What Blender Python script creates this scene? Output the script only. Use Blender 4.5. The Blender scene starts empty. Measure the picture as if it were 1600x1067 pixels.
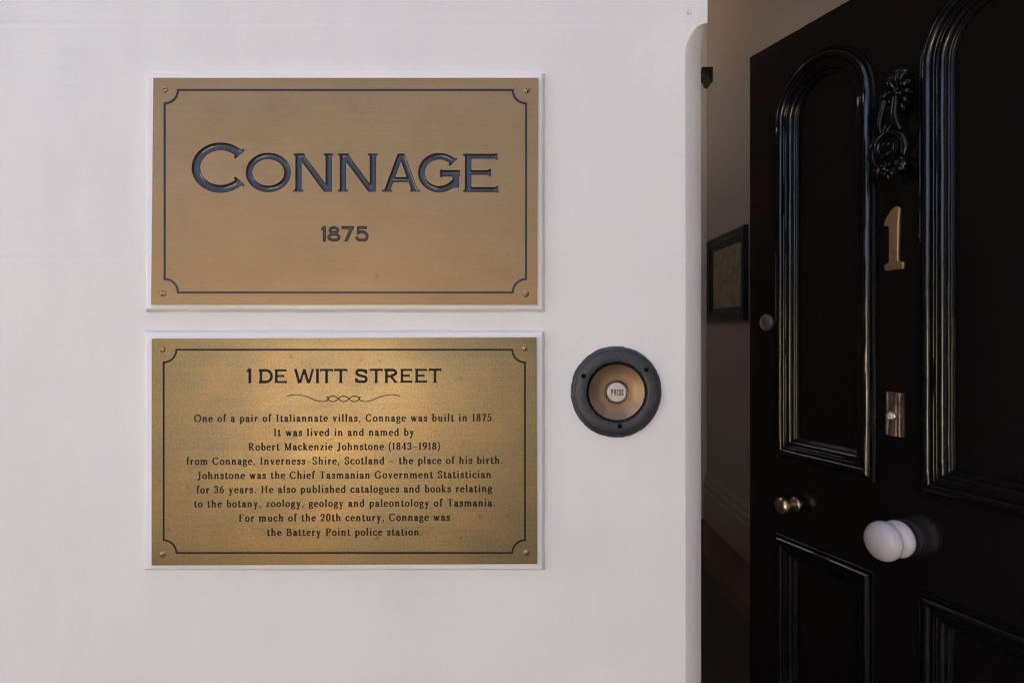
import bpy, bmesh, math, random
import numpy as np
from mathutils import Vector, Matrix, noise
from mathutils.geometry import delaunay_2d_cdt

random.seed(7)
SC = bpy.context.scene
COL = SC.collection
R = math.radians

# ------------------------------------------------------------------ camera, sky, sun, exposure
EYE = 1.30                       # eye height above the hall floor
FPX = 1000.0                     # focal length in units of a 1600 wide frame
cd = bpy.data.cameras.new("camera")
cam = bpy.data.objects.new("camera", cd)
COL.objects.link(cam)
cam.location = (0, 0, EYE)
cam.rotation_euler = (R(90), 0, 0)
cd.sensor_width = 36.0
cd.lens = 36.0 * FPX / 1600.0
cd.shift_y = -18.5 / 1600.0
cd.clip_start = 0.01
cd.clip_end = 500
cd.dof.use_dof = True
cd.dof.focus_distance = 0.64
cd.dof.aperture_fstop = 20
SC.camera = cam
SC.cycles.pixel_filter_type = 'BLACKMAN_HARRIS'
SC.cycles.filter_width = 1.15

SUN_EL, SUN_ROT = R(48), R(14)
world = bpy.data.worlds.new("World")
SC.world = world
world.use_nodes = True
wn = world.node_tree
bg = wn.nodes['Background']
sky = wn.nodes.new('ShaderNodeTexSky')
sky.sky_type = 'NISHITA'
sky.sun_disc = False
sky.sun_elevation = SUN_EL
sky.sun_rotation = SUN_ROT
sky.air_density = 0.3
sky.dust_density = 7.0
sky.ozone_density = 0.2
wn.links.new(sky.outputs[0], bg.inputs[0])
bg.inputs[1].default_value = 0.14
sd = bpy.data.lights.new("sun", 'SUN')
sun = bpy.data.objects.new("sun", sd)
COL.objects.link(sun)
sd.energy = 3.7
sd.angle = R(0.5)
sd.color = (1.0, 0.94, 0.86)
sdir = Vector((math.sin(SUN_ROT) * math.cos(SUN_EL), math.cos(SUN_ROT) * math.cos(SUN_EL), math.sin(SUN_EL)))
sun.rotation_euler = sdir.to_track_quat('Z', 'Y').to_euler()
sun.location = (0, 6, 8)
SC.view_settings.view_transform = 'Standard'
SC.view_settings.look = 'None'
SC.view_settings.exposure = 2.87
SC.view_settings.gamma = 1.0

# ------------------------------------------------------------------ helpers: survey of the wall and door
WY = 0.62                        # distance of the rendered wall
DT = math.atan(0.37)             # how far the open door is from square to the wall
DS, DC = math.sin(DT), math.cos(DT)
DY = 1.619                       # distance of the free edge of the door


def wp(px, py, y=WY):            # survey units -> metres on a plane parallel to the wall
    return ((px - 800.0) / FPX * y, EYE - (py - 515.0) / FPX * y)


def ds(px):                      # survey units -> metres along the door from its free edge
    return (DY - DY * 742.0 / (px - 430.0)) / DC


def dz(px, py):                  # survey units -> height (relative to the eye) on the door
    return -(py - 515.0) / FPX * DY * 742.0 / (px - 430.0)


# ------------------------------------------------------------------ helpers: objects
def link(name, me, m=None, parent=None):
    o = bpy.data.objects.new(name, me)
    COL.objects.link(o)
    if m is not None and me is not None:
        me.materials.append(m)
    if parent is not None:
        o.parent = parent
    return o


def tag(o, label=None, cat=None, group=None, kind=None):
    if label:
        o['label'] = label
    if cat:
        o['category'] = cat
    if group:
        o['group'] = group
    if kind:
        o['kind'] = kind
    return o


def empty(name, loc=(0, 0, 0), rz=0.0):
    o = bpy.data.objects.new(name, None)
    COL.objects.link(o)
    o.location = loc
    o.rotation_euler = (0, 0, rz)
    o.empty_display_size = 0.05
    return o


def mesh(name, verts, faces, m, parent=None, smooth=False, fix=True):
    me = bpy.data.meshes.new(name)
    me.from_pydata([tuple(v) for v in verts], [], faces)
    me.update()
    if fix:
        bm = bmesh.new()
        bm.from_mesh(me)
        bmesh.ops.recalc_face_normals(bm, faces=bm.faces)
        bm.to_mesh(me)
        bm.free()
    if smooth:
        for p in me.polygons:
            p.use_smooth = True
    return link(name, me, m, parent)


def bmobj(name, bm, m, parent=None, smooth=False):
    me = bpy.data.meshes.new(name)
    bmesh.ops.recalc_face_normals(bm, faces=bm.faces)
    bm.to_mesh(me)
    bm.free()
    if smooth:
        for p in me.polygons:
            p.use_smooth = True
    return link(name, me, m, parent)


def box_bm(bm, x0, x1, y0, y1, z0, z1, bevel=0.0):
    r = bmesh.ops.create_cube(bm, size=1.0)
    vs = r['verts']
    for v in vs:
        v.co = Vector((x0 + (v.co.x + .5) * (x1 - x0), y0 + (v.co.y + .5) * (y1 - y0), z0 + (v.co.z + .5) * (z1 - z0)))
    if bevel:
        es = list({e for v in vs for e in v.link_edges})
        bmesh.ops.bevel(bm, geom=es, offset=bevel, segments=2, affect='EDGES', profile=0.6)


def box(name, x0, x1, y0, y1, z0, z1, m, parent=None, bevel=0.0):
    bm = bmesh.new()
    box_bm(bm, x0, x1, y0, y1, z0, z1, bevel)
    return bmobj(name, bm, m, parent)


def lathe(name, prof, m, parent=None, n=96, axis='-Y', wob=0.0, seed=0.0, centre=(0, 0, 0), smooth=True):
    """prof: (radius, height) pairs; height grows along -Y (towards the street)"""
    vs, fs = [], []
    k = len(prof)
    for i in range(n):
        a = 2 * math.pi * i / n
        for (r, h) in prof:
            rr = r
            if wob and r > 0:
                rr = r + wob * noise.noise(Vector((math.cos(a) * 3 + seed, math.sin(a) * 3, 1.7 + h * 60)))
                rr += wob * .6 * noise.noise(Vector((math.cos(a) * 11 + seed, math.sin(a) * 11, 4.1)))
            vs.append((centre[0] + rr * math.cos(a), centre[1] - h, centre[2] + rr * math.sin(a)))
    for i in range(n):
        j = (i + 1) % n
        for q in range(k - 1):
            fs.append((i * k + q, i * k + q + 1, j * k + q + 1, j * k + q))
    o = mesh(name, vs, fs, m, parent, smooth)
    bm = bmesh.new()
    bm.from_mesh(o.data)
    bmesh.ops.remove_doubles(bm, verts=bm.verts, dist=1e-6)
    bmesh.ops.recalc_face_normals(bm, faces=bm.faces)
    bm.to_mesh(o.data)
    bm.free()
    if smooth:
        for p in o.data.polygons:
            p.use_smooth = True
        auto(o, 40)
    return o


def auto(o, deg):
    me = o.data
    bm = bmesh.new()
    bm.from_mesh(me)
    for e in bm.edges:
        if len(e.link_faces) == 2:
            e.smooth = e.calc_face_angle(0) < R(deg)
    bm.to_mesh(me)
    bm.free()


def catmull(pts, n=8, closed=False):
    pts = [Vector(p) for p in pts]
    out = []
    k = len(pts)
    rng = range(k) if closed else range(k - 1)
    for i in rng:
        p1, p2 = pts[i], pts[(i + 1) % k]
        p0 = pts[(i - 1) % k] if (closed or i > 0) else p1 * 2 - p2
        p3 = pts[(i + 2) % k] if (closed or i + 2 < k) else p2 * 2 - p1
        for j in range(n):
            t = j / n
            out.append(.5 * ((2 * p1) + (p2 - p0) * t + (2 * p0 - 5 * p1 + 4 * p2 - p3) * t * t + (3 * p1 - p0 - 3 * p2 + p3) * t ** 3))
    if not closed:
        out.append(pts[-1])
    return out


def tube_into(bm, pts, radii, n=8, sub=6, flat=1.0, closed=False):
    """a tapered tube through 3-D points; flat squashes it along local y"""
    P = catmull(pts, sub, closed)
    k = len(pts)
    rad = []
    for i in range(len(P)):
        t = i / sub
        a = int(t) % k
        b = (a + 1) % k if closed else min(a + 1, k - 1)
        rad.append(radii[a] + (radii[b] - radii[a]) * (t - int(t)))
    rings = []
    for i, p in enumerate(P):
        if closed:
            d = P[(i + 1) % len(P)] - P[i - 1]
        else:
            d = P[min(i + 1, len(P) - 1)] - P[max(i - 1, 0)]
        d.normalize()
        up = Vector((0, 1, 0))
        s = d.cross(up)
        if s.length < 1e-4:
            s = Vector((1, 0, 0))
        s.normalize()
        u = s.cross(d).normalized()
        rings.append([bm.verts.new(p + s * rad[i] * math.cos(2 * math.pi * q / n) + u * rad[i] * flat * math.sin(2 * math.pi * q / n)) for q in range(n)])
    m = len(rings)
    for i in range(m if closed else m - 1):
        for q in range(n):
            bm.faces.new((rings[i][q], rings[i][(q + 1) % n], rings[(i + 1) % m][(q + 1) % n], rings[(i + 1) % m][q]))
    if not closed:
        bm.faces.new(rings[0])
        bm.faces.new(rings[-1])


def ball_into(bm, c, r, sx=1, sy=1, sz=1, rot=None):
    q = bmesh.ops.create_uvsphere(bm, u_segments=20, v_segments=12, radius=r)
    for v in q['verts']:
        p = Vector((v.co.x * sx, v.co.y * sy, v.co.z * sz))
        if rot is not None:
            p = rot @ p
        v.co = p + Vector(c)


# ------------------------------------------------------------------ helpers: materials
class NT:
    def __init__(s, name):
        s.m = bpy.data.materials.new(name)
        s.m.use_nodes = True
        s.t = s.m.node_tree
        s.p = s.t.nodes['Principled BSDF']

    def n(s, kind, **kw):
        x = s.t.nodes.new(kind)
        for k, v in kw.items():
            if k.startswith('_'):
                setattr(x, k[1:], v)
            else:
                x.inputs[k.replace('_', ' ')].default_value = v
        return x

    def l(s, a, b):
        s.t.links.new(a, b)

    def coord(s, scale=(1, 1, 1), loc=(0, 0, 0)):
        tc = s.n('ShaderNodeTexCoord')
        mp = s.n('ShaderNodeMapping')
        mp.inputs['Scale'].default_value = scale
        mp.inputs['Location'].default_value = loc
        s.l(tc.outputs['Object'], mp.inputs[0])
        return mp.outputs[0]

    def noise(s, scale, detail=4, rough=.55, vec=None, dist=0):
        x = s.n('ShaderNodeTexNoise', Scale=scale, Detail=detail, Roughness=rough, Distortion=dist)
        s.l(vec if vec is not None else s.coord(), x.inputs['Vector'])
        return x.outputs[0]

    def ramp(s, fac, stops):
        x = s.n('ShaderNodeValToRGB')
        cr = x.color_ramp
        while len(cr.elements) < len(stops):
            cr.elements.new(.5)
        for e, (p, c) in zip(cr.elements, stops):
            e.position = p
            e.color = (c, c, c, 1) if not hasattr(c, '__len__') else (*c, 1)
        s.l(fac, x.inputs[0])
        return x.outputs[0]

    def mix(s, fac, a, b):
        x = s.n('ShaderNodeMix', _data_type='RGBA')
        for sock, v in ((x.inputs[0], fac), (x.inputs[6], a), (x.inputs[7], b)):
            if hasattr(v, 'is_output'):
                s.l(v, sock)
            elif hasattr(v, '__len__'):
                sock.default_value = (*v, 1)
            else:
                sock.default_value = v
        return x.outputs[2]

    def math(s, op, a, b=0.0):
        x = s.n('ShaderNodeMath', _operation=op)
        for sock, v in ((x.inputs[0], a), (x.inputs[1], b)):
            if hasattr(v, 'is_output'):
                s.l(v, sock)
            else:
                sock.default_value = v
        return x.outputs[0]

    def bump(s, h, strength, dist, prev=None):
        x = s.n('ShaderNodeBump', Strength=strength, Distance=dist)
        s.l(h, x.inputs['Height'])
        if prev is not None:
            s.l(prev, x.inputs['Normal'])
        return x.outputs[0]

    def set(s, **kw):
        for k, v in kw.items():
            sock = s.p.inputs[k.replace('_', ' ')]
            if hasattr(v, 'is_output'):
                s.l(v, sock)
            elif hasattr(v, '__len__'):
                sock.default_value = (*v, 1) if len(v) == 3 else v
            else:
                sock.default_value = v
        return s


def wall_paint():
    t = NT('white_wall_paint')
    big = t.noise(2.2, 3, .5)
    c = t.mix(t.ramp(big, [(.35, 0.), (.7, 1.)]), (.735, .735, .698), (.775, .775, .738))
    fine = t.noise(14, 5, .6, t.coord((1, 1, .35)))
    c = t.mix(t.ramp(fine, [(.45, 0.), (.75, .55)]), c, (.69, .68, .66))
    grain = t.noise(700, 2, .6)
    c = t.mix(t.ramp(grain, [(.40, 0.), (.75, .5)]), c, (.70, .695, .665))
    # the scuff near the corner of the wall and a few fine hairline chips
    x0, z0 = wp(1077, 21)
    tc = t.n('ShaderNodeTexCoord')
    vd = t.n('ShaderNodeVectorMath', _operation='DISTANCE')
    t.l(tc.outputs['Object'], vd.inputs[0])
    vd.inputs[1].default_value = (x0, WY, z0)
    near = t.ramp(vd.outputs['Value'], [(.0, 1.), (.0048, .0)])
    near = t.math('MULTIPLY', near, t.ramp(t.noise(420, 3, .6), [(.48, 0.), (.56, 1.)]))
    c = t.mix(near, c, (.38, .34, .33))
    vor = t.n('ShaderNodeTexVoronoi', Scale=9.0)
    t.l(t.coord(), vor.inputs['Vector'])
    dot = t.ramp(vor.outputs['Distance'], [(.0, 1.), (.018, 0.)])
    c = t.mix(t.math('MULTIPLY', dot, .5), c, (.5, .46, .45))
    b1 = t.bump(t.noise(5, 3, .5), .7, .008)
    b1 = t.bump(t.noise(16, 3, .5, t.coord((.35, 1, 1.2))), .5, .0018, b1)
    b2 = t.bump(t.noise(60, 5, .6, t.coord((.25, 1, 1.2))), .35, .0006, b1)
    # trowel lines left in the render
    sep = t.n('ShaderNodeSeparateXYZ')
    t.l(t.coord(), sep.inputs[0])
    wz = t.math('ADD', sep.outputs['Z'], t.math('MULTIPLY', t.noise(3, 2, .5, t.coord((1, 1, 0))), .006))
    prev = b2
    for zz in (wp(0, 38)[1] + .003, wp(0, 404)[1] + .003):
        d = t.math('ABSOLUTE', t.math('SUBTRACT', wz, zz))
        ln = t.ramp(d, [(.0, 0.), (.0025, 1.)])
        prev = t.bump(ln, .22, .0007, prev)
    b3 = t.bump(t.noise(300, 3, .6), .25, .00025, prev)
    t.set(Base_Color=c, Roughness=.48, Normal=b3)
    t.p.inputs['Specular IOR Level'].default_value = .35
    return t.m


def trim_paint():
    t = NT('white_trim_paint')
    c = t.mix(t.noise(30, 4), (.80, .785, .77), (.76, .745, .73))
    t.set(Base_Color=c, Roughness=.35, Normal=t.bump(t.noise(90, 4), .4, .0008))
    return t.m


def brass(name, ca, cb, cc, rough, speck, brush, metal, grain):
    t = NT(name)
    blot = t.noise(9, 3, .55, t.coord((.7, 1, 1.3)), .4)
    c = t.mix(t.ramp(blot, [(.34, 0.), (.66, 1.)]), ca, cb)
    tan = t.noise(21, 3, .55, t.coord((1, 1, 1), (3, 0, 5)), .3)
    c = t.mix(t.ramp(tan, [(.48, 0.), (.72, .75)]), c, cc)
    # polishing grain along the plate and a fine speckle
    g1 = t.noise(260, 3, .6, t.coord((.05, 1, 2.4)))
    g2 = t.noise(620, 2, .6)
    g = t.math('ADD', t.math('MULTIPLY', g1, brush * .55), t.math('MULTIPLY', g2, 1 - brush * .55))
    lo = t.ramp(g, [(.34, 1 - grain * 2.2), (.66, 1.)])
    mm = t.n('ShaderNodeMix', _data_type='RGBA', _blend_type='MULTIPLY')
    mm.inputs[0].default_value = 1.0
    t.l(c, mm.inputs[6])
    t.l(lo, mm.inputs[7])
    c = mm.outputs[2]
    # small pits and stains, thickest where the cloudy patches are
    sp = t.ramp(t.noise(105, 2, .5), [(.66, 0.), (.74, .75)])
    sp = t.math('MULTIPLY', sp, t.ramp(t.noise(14, 2, .5), [(.40, .1 * speck), (.62, speck)]))
    c = t.mix(sp, c, (.10, .066, .035))
    st = t.noise(30, 4, .6, t.coord((.05, 1, 2.2)))
    r = t.math('ADD', t.ramp(t.noise(20, 3, .6, t.coord((.7, 1, 1.2))), [(.3, rough), (.7, rough + .08)]), t.math('MULTIPLY', st, .10 * brush))
    b = t.bump(t.noise(70, 3, .6, t.coord((.06, 1, 2.6))), .3 * brush, .0004)
    b = t.bump(t.noise(17, 1, .5, t.coord((.8, 1, 1.2))), .5, .0007 * speck, b)
    t.set(Base_Color=c, Metallic=metal, Roughness=r, Normal=b)
    return t.m


def simple(name, col, rough, metallic=0.0, var=.12, scale=40, bump=0.0, bdist=.0005, spec=.5):
    t = NT(name)
    c = t.mix(t.noise(scale, 4), tuple(x * (1 - var) for x in col), tuple(x * (1 + var) for x in col))
    t.set(Base_Color=c, Roughness=rough, Metallic=metallic)
    t.p.inputs['Specular IOR Level'].default_value = spec
    if bump:
        t.set(Normal=t.bump(t.noise(scale * 2.5, 4), bump, bdist))
    return t.m


def door_paint():
    t = NT('black_gloss_paint')
    sp = t.ramp(t.noise(240, 3, .7), [(.70, 0.), (.73, 1.)])
    sp = t.math('MULTIPLY', sp, t.ramp(t.noise(13, 2), [(.50, 0.), (.64, 1.)]))
    c = t.mix(t.noise(30, 4), (.0045, .0040, .0040), (.0075, .0065, .0062))
    c = t.mix(t.math('MULTIPLY', sp, .6), c, (.36, .33, .31))
    wear = t.noise(60, 5, .7, t.coord((2.5, 2.5, .3)))
    c = t.mix(t.ramp(wear, [(.56, 0.), (.75, .6)]), c, (.0125, .0105, .010))
    r = t.math('ADD', t.ramp(t.noise(35, 5, .65), [(.3, .11), (.75, .25)]), t.ramp(wear, [(.5, 0.), (.72, .08)]))
    b = t.bump(t.noise(38, 4, .55, t.coord((2.2, 2.2, .22))), .5, .0009)
    b = t.bump(t.noise(210, 4, .6, t.coord((1, 1, .5))), .3, .0003, b)
    t.set(Base_Color=c, Roughness=r, Normal=b)
    t.p.inputs['Specular IOR Level'].default_value = .72
    return t.m


M = {}
M['wall'] = wall_paint()
M['trim'] = trim_paint()
M['bronze'] = brass('satin_bronze', (.285, .190, .092), (.308, .206, .099), (.262, .175, .086), .38, .35, .8, .55, .05)
M['brass'] = brass('aged_brass', (.228, .173, .086), (.185, .155, .098), (.252, .174, .087), .285, .9, .4, .85, .13)
M['enamel'] = simple('blue_grey_enamel', (.032, .034, .044), .17, 0, .3, 60, .3, .0003)
M['year'] = simple('worn_brown_enamel', (.075, .055, .045), .4, .2, .4, 200, .3, .0003)
M['line'] = simple('black_enamel', (.014, .013, .016), .4, 0, .2, 60)
M['ink'] = simple('black_infill', (.008, .007, .006), .6, 0, .2, 60, spec=.2)
M['screw'] = simple('brass_screw', (.42, .25, .13), .38, 1, .25, 300)
M['bell_ring'] = simple('black_painted_iron', (.027, .027, .030), .42, 0, .5, 70, .7, .0008)
M['bell_dish'] = simple('tarnished_copper', (.25, .165, .105), .46, 1, .5, 45, .2, .0004)
M['bell_lip'] = simple('dull_bronze_lip', (.20, .13, .08), .4, 1, .2, 60)
M['ivory'] = simple('ivory_button', (.52, .44, .37), .4, 0, .08, 120)
M['hole'] = simple('dark_hole', (.004, .004, .004), .8, spec=.05)
M['black'] = door_paint()
M['iron'] = simple('black_painted_cast_iron', (.007, .0065, .006), .24, 0, .2, 120, .4, .0008)
M['porcelain'] = simple('white_porcelain', (.82, .77, .76), .16, 0, .03, 20)
M['number'] = simple('brown_brass_number', (.64, .43, .22), .45, .75, .2, 90, .3, .0004)
M['old_brass'] = simple('old_polished_brass', (.66, .56, .38), .30, 1, .2, 70)
M['cylinder'] = simple('grey_lock_metal', (.36, .33, .33), .42, .8, .3, 200, .3, .0003)
M['hall_paint'] = simple('cream_hall_paint', (.58, .47, .385), .6, 0, .05, 6, .2, .002)
M['ceiling'] = simple('ceiling_paint', (.82, .78, .72), .7)
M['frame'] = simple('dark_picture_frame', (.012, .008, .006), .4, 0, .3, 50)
M['boards'] = simple('red_brown_floor', (.20, .10, .075), .3, 0, .35, 12)
M['ground'] = simple('dark_paving', (.07, .064, .056), .85, 0, .15, 3)
M['hedge'] = simple('hedge_green', (.04, .045, .026), .6, 0, .5, 20)
M['stone'] = simple('blocker_brown', (.31, .27, .235), .8, 0, .2, 9, .4, .004)
M['lime'] = simple('reflector_limewash', (.74, .68, .62), .8, 0, .06, 4)
M['pale'] = simple('reflector_cream', (.88, .74, .54), .7, 0, .06, 4)


def print_mat():
    t = NT('faded_print')
    n1 = t.noise(14, 5, .65)
    c = t.mix(t.ramp(n1, [(.42, 0.), (.6, 1.)]), (.52, .40, .26), (.33, .25, .16))
    t.set(Base_Color=c, Roughness=.5)
    return t.m


def runner_mat():
    t = NT('dark_woven_runner')
    w = t.n('ShaderNodeTexWave', Scale=38.0, Distortion=.6)
    t.l(t.coord((1, 1, 1)), w.inputs['Vector'])
    c = t.mix(w.outputs[1], (.05, .043, .04), (.13, .11, .10))
    sep = t.n('ShaderNodeSeparateXYZ')
    t.l(t.coord(), sep.inputs[0])
    band = t.ramp(t.math('ABSOLUTE', t.math('SUBTRACT', sep.outputs['X'], 1.075)), [(.0, 1.), (.022, 1.), (.03, 0.)])
    c = t.mix(band, c, (.15, .095, .05))
    t.set(Base_Color=c, Roughness=.9)
    return t.m


M['print'] = print_mat()
M['runner'] = runner_mat()

# ------------------------------------------------------------------ lettering: strokes -> distance field -> outlines
CAPSQ = 3.0


def chain_pts(pts, T, t, n=7):
    P = catmull([(x, y, 0) for x, y in pts], n)
    P = np.array([(p.x, p.y) for p in P])
    d = np.gradient(P, axis=0)
    d /= np.linalg.norm(d, axis=1)[:, None] + 1e-9
    rad = .5 * (t + (T - t) * np.abs(d[:, 1]) ** 1.5)
    return P, rad


class Pen:
    """collects stroke primitives of one glyph"""

    def __init__(s, T, t, ser=.055):
        s.T, s.t, s.ser = T, t, ser
        s.pr = []

    def poly(s, *p):
        s.pr.append(('p', np.array(p, float)))
        return s

    def b(s, x, y0, y1, w=None):
        w = (w or s.T) / 2
        return s.poly((x - w, y0), (x + w, y0), (x + w, y1), (x - w, y1))

    def h(s, x0, x1, y, w=None):
        w = (w or s.ser) / 2
        return s.poly((x0, y - w), (x1, y - w), (x1, y + w), (x0, y + w))

    def d(s, x0, y0, x1, y1, w=None):
        L = math.hypot(x1 - x0, y1 - y0)
        w = (w or s.T) / 2 * L / max(abs(y1 - y0), 1e-6)
        if y1 < y0:
            x0, y0, x1, y1 = x1, y1, x0, y0
        return s.poly((x0 - w, y0), (x0 + w, y0), (x1 + w, y1), (x1 - w, y1))

    def c(s, *pts, T=None, t=None):
        s.pr.append(('k',) + chain_pts(pts, T or s.T, t or s.t))
        return s

    def a(s, cx, cy, rx, ry, a0=0, a1=360, T=None, t=None):
        k = max(8, int(abs(a1 - a0) / 9))
        an = np.radians(np.linspace(a0, a1, k))
        P = np.stack([cx + rx * np.cos(an), cy + ry * np.sin(an)], 1)
        d = np.stack([-rx * np.sin(an), ry * np.cos(an)], 1)
        d /= np.linalg.norm(d, axis=1)[:, None]
        T, t = T or s.T, t or s.t
        s.pr.append(('k', P, .5 * (t + (T - t) * np.abs(d[:, 1]) ** 1.3)))
        return s

    def o(s, x, y, r):
        s.pr.append(('k', np.array([(x, y), (x + 1e-4, y)]), np.array([r, r])))
        return s

    def sf(s, x, y, l=.13, r=.13):
        yy = y + s.ser / 2 if y < .5 else y - s.ser / 2
        return s.h(x - l, x + r, yy)

    def butt(s, cx, cy, ang, w, th):   # a straight cut with a small tick, across a stroke end
        u = np.array([math.cos(ang), math.sin(ang)])
        v = np.array([-u[1], u[0]])
        c = np.array([cx, cy])
        q = [c - u * th / 2 - v * w / 2, c + u * th / 2 - v * w / 2, c + u * th / 2 + v * w / 2, c - u * th / 2 + v * w / 2]
        return s.poly(*q)


def field(pr, X, Y):
    out = np.full(X.shape, 1e3)
    for p in pr:
        if p[0] == 'p':
            q = p[1]
            ar = 0.5 * np.sum(q[:, 0] * np.roll(q[:, 1], -1) - np.roll(q[:, 0], -1) * q[:, 1])
            if ar < 0:
                q = q[::-1]
            dd = np.full(X.shape, -1e3)
            for i in range(len(q)):
                a, b = q[i], q[(i + 1) % len(q)]
                e = b - a
                L = np.linalg.norm(e)
                if L < 1e-9:
                    continue
                nx, ny = e[1] / L, -e[0] / L
                dd = np.maximum(dd, (X - a[0]) * nx + (Y - a[1]) * ny)
            out = np.minimum(out, dd)
        else:
            P, r = p[1], p[2]
            for i in range(len(P) - 1):
                a, b = P[i], P[i + 1]
                e = b - a
                L2 = e @ e + 1e-12
                tt = np.clip(((X - a[0]) * e[0] + (Y - a[1]) * e[1]) / L2, 0, 1)
                dx, dy = X - a[0] - tt * e[0], Y - a[1] - tt * e[1]
                out = np.minimum(out, np.sqrt(dx * dx + dy * dy) - (r[i] + (r[i + 1] - r[i]) * tt))
    return out


def contour(xs, ys, F, level):
    """marching squares; returns vertices and edges of the level set"""
    G = F - level
    G = np.where(np.abs(G) < 1e-9, 1e-9, G)
    ny, nx = G.shape
    vid, V, E = {}, [], []

    def vert(j, i, d):
        key = (j, i, d)
        if key not in vid:
            j2, i2 = (j, i + 1) if d == 0 else (j + 1, i)
            a, b = G[j, i], G[j2, i2]
            t = min(max(a / (a - b), .02), .98)
            V.append((xs[i] + (xs[i2] - xs[i]) * t, ys[j] + (ys[j2] - ys[j]) * t))
            vid[key] = len(V) - 1
        return vid[key]
    S = G < 0
    code = S[:-1, :-1] * 1 + S[:-1, 1:] * 2 + S[1:, 1:] * 4 + S[1:, :-1] * 8
    for j, i in zip(*np.nonzero((code > 0) & (code < 15))):
        c = int(code[j, i])
        bt, rt, tp, lf = (j, i, 0), (j, i + 1, 1), (j + 1, i, 0), (j, i, 1)
        tab = {1: [(lf, bt)], 2: [(bt, rt)], 3: [(lf, rt)], 4: [(rt, tp)], 5: [(lf, tp), (bt, rt)], 6: [(bt, tp)], 7: [(lf, tp)],
               8: [(tp, lf)], 9: [(tp, bt)], 10: [(tp, rt), (lf, bt)], 11: [(tp, rt)], 12: [(rt, lf)], 13: [(rt, bt)], 14: [(bt, lf)]}
        for a, b in tab[c]:
            ia, ib = vert(*a), vert(*b)
            if ia != ib:
                E.append((ia, ib))
    return V, E


def cdt(V, E):
    r = delaunay_2d_cdt([Vector(v) for v in V], E, [], 0, 1e-8)
    return [tuple(v) for v in r[0]], [tuple(f) for f in r[2]], r[3]


def inside_even_odd(pts, V, E):
    V = np.array(V)
    E = np.array(E)
    a, b = V[E[:, 0]], V[E[:, 1]]
    res = np.zeros(len(pts), bool)
    for k, (x, y) in enumerate(pts):
        c = (a[:, 1] > y) != (b[:, 1] > y)
        if c.any():
            aa, bb = a[c], b[c]
            xx = aa[:, 0] + (y - aa[:, 1]) / (bb[:, 1] - aa[:, 1]) * (bb[:, 0] - aa[:, 0])
            res[k] = (np.count_nonzero(xx > x) % 2) == 1
    return res


def outline(pen, step=.03, levels=(0.0,)):
    """flat triangulation of a glyph: verts (x, y, level index), tris, plus the outer outline"""
    lo, hi = [], []
    for p in pen.pr:
        if p[0] == 'p':
            lo.append(p[1].min(0))
            hi.append(p[1].max(0))
        else:
            lo.append((p[1] - p[2][:, None]).min(0))
            hi.append((p[1] + p[2][:, None]).max(0))
    lo, hi = np.min(lo, 0) - step * 2.3, np.max(hi, 0) + step * 2.3
    xs, ys = np.arange(lo[0], hi[0] + step, step), np.arange(lo[1], hi[1] + step, step)
    X, Y = np.meshgrid(xs, ys)
    F = field(pen.pr, X, Y)
    V, E, LV = [], [], []
    out = None
    for k, lv in enumerate(levels):
        v, e = contour(xs, ys, F, lv)
        if k == 0:
            out = (v, e)
        o = len(V)
        V += v
        E += [(a + o, b + o) for a, b in e]
        LV += [k] * len(v)
    v2, f2, orig = cdt(V, E)
    lev = [LV[q[0]] if q else 0 for q in orig]
    cen = np.array([np.mean([v2[i] for i in f], 0) for f in f2])
    keep = inside_even_odd(cen, *out)
    f2 = [f for f, kp in zip(f2, keep) if kp]
    return [(x, y, l) for (x, y), l in zip(v2, lev)], f2, out


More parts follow.
